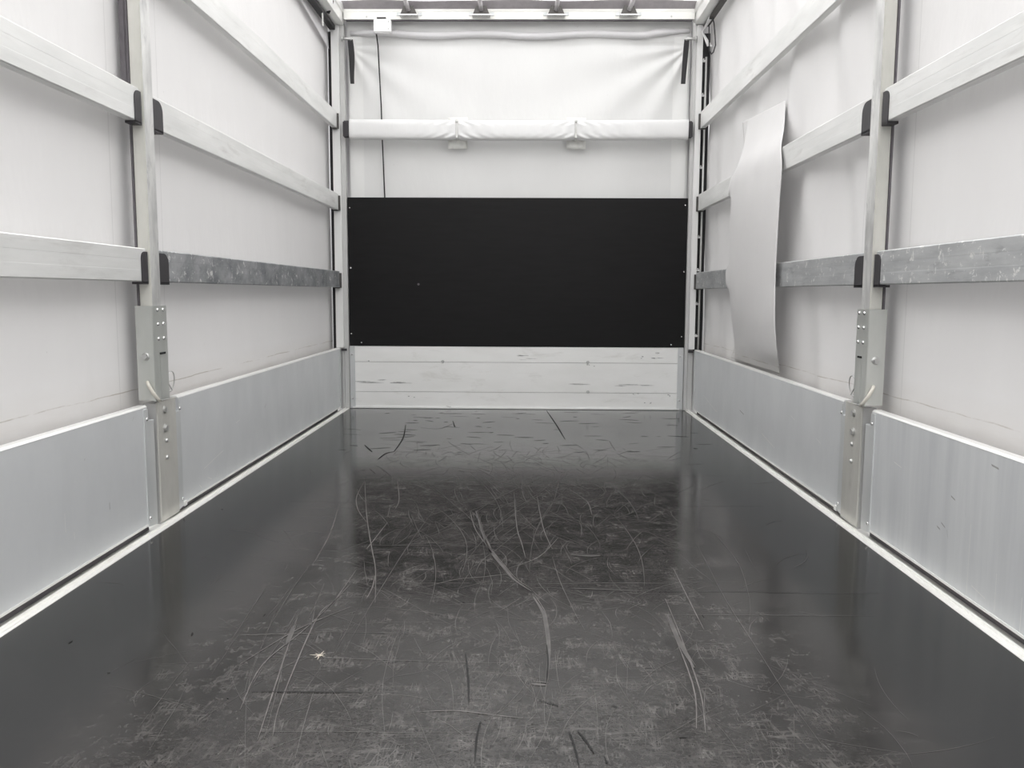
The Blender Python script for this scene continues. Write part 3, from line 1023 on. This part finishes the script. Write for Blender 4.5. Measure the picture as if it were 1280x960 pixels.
for s, side in SIDES:
    sp = thing('support_post', (s * 1.14, 2.19, 0),
               'scuffed aluminium centre post with riveted sleeve and steel foot plate on the %s side' % side, 'post',
               'centre posts between the drop sides')
    ax = (-s, 0, 0)
    ya, yb = 2.146, 2.214
    b = MB()
    b.box(s * XP, s * 1.153, ya, yb, 0.55, 2.40, 0.0025)
    # faces towards the back of the truck are yellowed
    b.bm.faces.ensure_lookup_table()
    for f in b.bm.faces:
        c = f.calc_center_median()
        if abs(c.y - ya) < 0.003:
            f.material_index = 1
    b.build('upright', [M['post'], M['post_side']], sp)
    b = MB()
    b.box(s * 1.1535, s * 1.160, ya - 0.003, yb, 0.42, 2.40, 0.001)
    if s < 0:
        b.box(s * 1.1603, s * 1.178, ya - 0.006, yb, 1.33, 2.40, 0.002)
    b.build('rubber_strip', M['rubber_grey'], sp)
    # sleeve: channel round the foot of the upright
    b = MB()
    y0, y1 = 2.140, (2.238 if s < 0 else 2.228)
    z0, z1 = 0.402, 0.703
    b.box(s * 1.110, s * 1.1145, y0, y1, z0, z1, 0.001)
    b.box(s * 1.1105, s * 1.165, y0 - 0.0045, y0, z0 + 0.003, z1, 0.001)
    b.box(s * 1.113, s * 1.165, y1 - 0.001, y1 + 0.003, z0, z1, 0.001)
    b.box(s * 1.1085, s * 1.110, y0 + 0.035, y1 - 0.020, z0 + 0.008, 0.545, 0.0005)
    sl = b.build('sleeve', M['sleeve'], sp)
    b = MB()
    b.box(s * 1.1075, s * 1.1105, y0 + 0.036, y1 - 0.022, 0.549, 0.555)
    b.build('slot', M['slot'], sl)
    for z in (0.690, 0.645, 0.599):
        for y in (2.170, 2.209):
            bolt(sl, (s * 1.110, y, z), ax, 0.0062, 0.005, 'rivet', 'rivet')
    bolt(sl, (s * 1.137, y0 - 0.0045, 0.545), (0, -1, 0), 0.0095, 0.012, 'zinc', 'bolt', True)
    # locking pin
    b = MB()
    b.tube([(s * 1.134, 2.1355, 0.466), (s * 1.131, 2.127, 0.464), (s * 1.127, 2.123, 0.458), (s * 1.116, 2.128, 0.433),
            (s * 1.106, 2.140, 0.411), (s * 1.104, 2.152, 0.402)], [.004, .0052, .0054, .0054, .0052, .0045], 10)
    b.build('locking_pin', M['pin'], sp)
    # wire ring on the far side
    b = MB()
    yc = y1 + 0.028
    b.tube([(s * (1.118 - 0.004 * math.sin(a)), yc + 0.030 * math.cos(a), 0.452 + 0.034 * math.sin(a))
            for a in (math.radians(-150 + 300 * k / 20) for k in range(21))], 0.0018, 6)
    b.tube([(s * 1.116, y1 + .002, 0.456), (s * 1.112, y1 + 0.026, 0.424)], 0.0018, 6)
    b.build('wire_ring', M['zinc'], sp)
    # foot plate with bolts
    p0, p1 = (2.158, 2.296) if s < 0 else (2.172, 2.306)
    b = MB()
    b.box(s * 1.1165, s * 1.1225, p0, p1, 0.0055, 0.397, 0.001)
    fp = b.build('foot_plate', M['plate'], sp)
    b = MB()
    b.box(s * 1.1235, s * 1.165, p0 + 0.004, p1 - 0.004, 0.0, 0.392)
    b.build('post_foot', M['corner_grey'], sp)
    ym = (p0 + p1) / 2 - 0.018 * (1 if s < 0 else 0.4)
    for z, rr, hx in ((0.367, 0.0095, True), (0.306, 0.0105, True), (0.266, 0.0075, False), (0.210, 0.0075, False)):
        bolt(fp, (s * 1.1165, ym, z), ax, rr, 0.008, 'zinc', 'bolt', hx)

# ------------------------------------------------------------------ drop side panels
PANEL_MARKS = {
    (1, 'near'): (([(1.62, .245), (1.60, .240)], 1), ([(1.55, .225), (1.545, .215)], 1), ([(1.66, .165), (1.64, .158)], 1),
                  ([(1.63, .155), (1.625, .140), (1.622, .137)], 1), ([(1.68, .150), (1.665, .146)], 1), ([(1.95, .265), (1.90, .258)], 0),
                  ([(1.50, .055), (1.44, .045)], 0), ([(1.40, .12), (1.40, .03)], 0), ([(1.52, .20), (1.52, .02)], 0), ([(1.45, .36), (1.42, .357)], 1),
                  ([(1.30, .10), (1.30, .02)], 0), ([(2.0, .13), (1.99, .115)], 1)),
    (1, 'far'): (([(2.6, .22), (2.55, .21)], 0), ([(2.9, .26), (2.85, .25)], 0), ([(3.3, .12), (3.1, .09)], 0), ([(4.3, .24), (4.3, .17)], 0),
                 ([(4.55, .14), (4.2, .09)], 0), ([(3.7, .17), (3.62, .16)], 1), ([(2.8, .15), (2.78, .12)], 1)),
    (-1, 'near'): (([(1.73, .30), (1.73, .297)], 1), ([(1.62, .18), (1.62, .13)], 0), ([(1.66, .12), (1.66, .10)], 0), ([(2.02, .372), (2.01, .36)], 1),
                   ([(1.85, .15), (1.85, .13)], 1), ([(1.5, .09), (1.49, .07)], 0)),
    (-1, 'far'): (([(2.55, .10), (2.75, .13)], 0), ([(2.50, .05), (2.52, .035)], 0), ([(2.58, .06), (2.62, .045)], 0), ([(2.68, .055), (2.66, .035)], 0),
                  ([(3.3, .24), (3.28, .225)], 1), ([(3.9, .27), (3.9, .20)], 0), ([(3.8, .10), (3.8, .06)], 0), ([(2.95, .22), (2.9, .215)], 0)),
}
DROP = (
    (-1, -0.10, 2.148, 'near', 'plain grey aluminium drop side panel on the left, nearest the camera', 'panel'),
    (-1, 2.305, 4.868, 'far', 'grey aluminium drop side panel on the left, between centre post and corner', 'panel'),
    (1, -0.10, 2.158, 'near', 'streaked grey aluminium drop side panel on the right, nearest the camera', 'panel_streaky'),
    (1, 2.315, 4.865, 'far', 'grey aluminium drop side panel on the right, between centre post and corner', 'panel'),
)
for s, y0, y1, which, lab, mat in DROP:
    dp = thing('dropside_panel', (s * 1.14, (y0 + y1) / 2, 0.01), lab, 'panel', 'aluminium drop side panels')
    ends = []
    b = MB()
    # skin, with small notches cut out at the ends beside the post
    py0, py1 = y0, y1
    notch = 0.038
    if which == 'near':
        prof = [(y0, 0.016), (y1, 0.016), (y1, 0.345), (y1 - notch, 0.345), (y1 - notch, 0.388), (y0, 0.388)]
    else:
        prof = [(y0, 0.016), (y1, 0.016), (y1, 0.388), (y0 + notch, 0.388), (y0 + notch, 0.345), (y0, 0.345)]
    b.prism(prof, 0, s * XD, s * 1.152, bev=0.0008)
    for pts, dark in PANEL_MARKS[(s, which)]:           # scrapes and rub marks in the skin
        w = 0.0011 if not dark else 0.0022
        xx = s * (XD - 0.0004)
        up = [b.bm.verts.new((xx, y + w * .6, z + w)) for y, z in pts]
        lo = [b.bm.verts.new((xx, y - w * .6, z - w)) for y, z in pts]
        for q in range(len(pts) - 1):
            f = b.bm.faces.new((up[q], up[q + 1], lo[q + 1], lo[q]))
            f.material_index = 2 if dark else 1
    b.build('skin', [M[mat], M['lip'], M['scuff']], dp)
    b = MB()
    ya2, yb2 = (y0, y1 - notch) if which == 'near' else (y0 + notch, y1)
    b.prism([(s * (XD - 0.001), 0.3885), (s * (XD + 0.005), 0.3945), (s * 1.155, 0.3945), (s * 1.155, 0.3885)], 1, ya2, yb2, bev=0.0006)
    b.build('top_edge', M['lip'], dp)
    b = MB()
    yc0, yc1 = (y0, y1 - 0.045) if which == 'near' else (y0 + 0.05, y1)
    b.prism([(s * (XD - 0.001), 0.021), (s * (XD - 0.001), 0.014), (s * 1.152, 0.006), (s * 1.152, 0.021)], 1, yc0, yc1)
    b.build('bottom_edge', M['lip'], dp)
    b = MB()                                        # dark gap behind: hinge channel
    b.box(s * 1.156, s * 1.168, y0, y1, -0.017, 0.37)
    b.build('hinge_channel', M['rubber_grey'], dp)
    es0, es1 = (y1 - 0.066, y1 - 0.0005) if which == 'near' else (y0 + .0005, y0 + 0.048)
    b = MB()
    if which == 'near':
        prof = [(es0, 0.012), (es1, 0.006), (es1, 0.344), (y1 - notch, 0.344), (y1 - notch, 0.383), (es0, 0.383)]
        ry = es0 + 0.012
    else:
        prof = [(es0, 0.006), (es1, 0.012), (es1, 0.383), (y0 + notch, 0.383), (y0 + notch, 0.344), (es0, 0.344)]
        ry = es1 - 0.010
    b.prism(prof, 0, s * (XD - 0.003), s * (XD + 0.001), bev=0.0006)
    st = b.build('end_strip', M['strip'], dp)
    for z in (0.352, 0.038):
        bolt(st, (s * (XD - 0.003), ry + (0.004 if z > .1 else 0), z), (-s, 0, 0), 0.0060, 0.004, 'rivet', 'rivet')
    if which == 'far':
        b = MB()
        b.box(s * (XD - 0.003), s * (XD + 0.001), y1 - 0.05, y1 - .0005, 0.008, 0.383, 0.0006)
        b.build('corner_strip', M['strip'], dp)
        b = MB()
        b.box(s * (XD - 0.006), s * (XD + 0.001), es1 + 0.002, es1 + 0.022, 0.0085, 0.026, 0.001)
        b.build('bottom_tab', M['lip'], dp)

# ------------------------------------------------------------------ side laths and the plastic pockets that hold them
ZL = {'top': (1.757, 1.860), 'middle': (1.259, 1.360), 'bottom': (0.778, 0.880)}
LATHS = (
    (-1, 'far', 'top', 'lath', 'pale aluminium lath on the left curtain, topmost, running up out of frame'),
    (-1, 'near', 'middle', 'lath', 'bright pale aluminium lath on the left, nearer bay, upper of its two'),
    (-1, 'far', 'middle', 'lath', 'pale aluminium lath on the left, far bay, middle of its three'),
    (-1, 'near', 'bottom', 'lath', 'pale clean aluminium lath on the left, nearer bay, lower of its two'),
    (-1, 'far', 'bottom', 'lath_dirty', 'dark blotchy weathered aluminium lath on the left, far bay, above the drop side'),
    (1, 'far', 'top', 'lath', 'pale aluminium lath on the right curtain, topmost, running up out of frame'),
    (1, 'near', 'middle', 'lath', 'pale aluminium lath on the right, nearer bay, upper of its two'),
    (1, 'far', 'middle', 'lath', 'pale aluminium lath on the right, passing behind the hanging flap, middle of three'),
    (1, 'near', 'bottom', 'lath_worn', 'blotchy weathered grey aluminium lath on the right, nearer bay, lower of its two'),
    (1, 'far', 'bottom', 'lath_worn', 'worn grey aluminium lath on the right, behind the hanging flap, above the drop side'),
)
for s, bay, lev, mat, lab in LATHS:
    z0, z1 = ZL[lev]
    if bay == 'near':
        y0, y1 = -0.10, 2.132
        pk = (2.098, 2.139)
    else:
        y0, y1 = 2.222, 4.838
        pk = (2.218, 2.292)
    la = thing('side_lath', (s * 1.135, (y0 + y1) / 2, z0), lab, 'lath', 'aluminium laths along the side curtains')
    b = MB()
    xi, xo = XL, XL + 0.026
    prof = [(s * xi, z0 + 0.003), (s * (xi + 0.003), z0), (s * xo, z0), (s * xo, z1), (s * (xi + 0.003), z1), (s * xi, z1 - 0.003),
            (s * xi, z1 - 0.034), (s * (xi + 0.0002), z1 - 0.035), (s * (xi + .0002), z0 + 0.036), (s * xi, z0 + 0.035)]
    b.prism(prof, 1, y0, y1)
    b.build('bar', M[mat], la)
    # plastic pocket on the centre post end
    b = MB()
    zt, zb = z1 - 0.010, z0 - 0.004
    r0 = 0.022 if bay == 'near' else 0.034
    if bay == 'near':
        cy, sg = pk[0], 1
        edge = pk[1]
    else:
        cy, sg = pk[1], -1
        edge = pk[0]
    r1 = min(r0, abs(edge - cy) - 0.001)
    prof = [(edge, zb), (cy, zb)]
    for k in range(8):
        a = math.pi / 2 * k / 7
        prof.append((cy + sg * r1 * (1 - math.cos(a)), zt - r0 * (1 - math.sin(a))))
    prof.append((edge, zt))
    b.prism(prof, 0, s * (XL - 0.003), s * (XL - 0.0002))
    b.box(s * (XL - 0.003), s * (XL + 0.030), min(cy, edge), max(cy, edge), zb - 0.004, zb + 0.0035)
    b.build('plastic_pocket', M['plastic'], la)
    if bay == 'far':                                # holder at the corner post
        b = MB()
        b.box(s * (XL - 0.012), s * (XL + 0.028), 4.8385, 4.8455, z0 - 0.003, z1 - 0.012, 0.001)
        b.box(s * (XL - 0.004), s * (XL + 0.028), 4.815, 4.8385, z0 - 0.006, z0 - 0.0005, 0.001)
        b.build('end_holder', M['bracket'], la)

# ------------------------------------------------------------------ loose flap hanging over the right laths
# rows from top to bottom: (left (y, x, z), right (y, x, z))
ROWS = [
    ((4.02, 1.188, 1.640), (3.330, 1.186, 1.590)),
    ((3.96, 1.150, 1.480), (3.215, 1.150, 1.455)),
    ((3.93, 1.113, 1.370), (3.130, 1.116, 1.360)),
    ((3.99, 1.106, 1.270), (3.070, 1.104, 1.262)),
    ((4.00, 1.104, 1.100), (3.075, 1.100, 1.080)),
    ((3.99, 1.104, 0.900), (3.078, 1.098, 0.880)),
    ((3.97, 1.106, 0.770), (3.075, 1.098, 0.760)),
    ((3.98, 1.125, 0.620), (3.060, 1.098, 0.620)),
    ((4.02, 1.155, 0.480), (3.080, 1.120, 0.490)),
    ((4.10, 1.176, 0.400), (3.200, 1.170, 0.405)),
]


def cr1(a, b, c, d, t):
    return 0.5 * (2 * b + (c - a) * t + (2 * a - 5 * b + 4 * c - d) * t * t + (3 * b - a - 3 * c + d) * t ** 3)


def row_at(v, k):
    n = len(ROWS) - 1
    f = v * n
    i = min(int(f), n - 1)
    t = f - i
    P = [ROWS[max(0, min(n, i + q))][k] for q in (-1, 0, 1, 2)]
    return [cr1(P[0][c], P[1][c], P[2][c], P[3][c], t) for c in range(3)]


def flap_pt(u, v):
    if u < 0.10:                                                  # left edge turns back towards the curtain
        k = 1 - u / 0.10
        p = flap_pt(0.10, v)
        l = row_at(v, 0)
        near_lath = max(crease(p[2], 0.829, 0.075), crease(p[2], 1.31, 0.075))
        back = (0.070 * (1 - near_lath) ** 2) * k ** 1.6
        return (min(1.184, max(p[0], l[1]) + back), p[1] + (l[0] - p[1]) * k + 0.03 * k * (1 - near_lath), p[2] + (l[2] - p[2]) * k)
    l, r2 = row_at(v, 0), row_at(v, 1)
    y = l[0] + (r2[0] - l[0]) * u
    x = l[1] + (r2[1] - l[1]) * u
    z = l[2] + (r2[2] - l[2]) * u
    body = math.sin(math.pi * min(1, max(0, v)))
    x -= 0.004 * body * math.sin(math.pi * u)                     # belly
    x += 0.0022 * math.sin((u * 1.2 + v * 0.9) * 14) * math.sin(math.pi * u) * body
    return (x, y, z)


b = MB()
b.grid(flap_pt, 60, 100)
b.bm.normal_update()
bmesh.ops.solidify(b.bm, geom=b.bm.faces[:], thickness=0.0022)
for f in b.bm.faces:
    f.smooth = True
tag(b.build('tarpaulin_flap', M['tarp_flap']), 'loose grey tarpaulin flap hanging over the laths on the right side', 'tarpaulin')
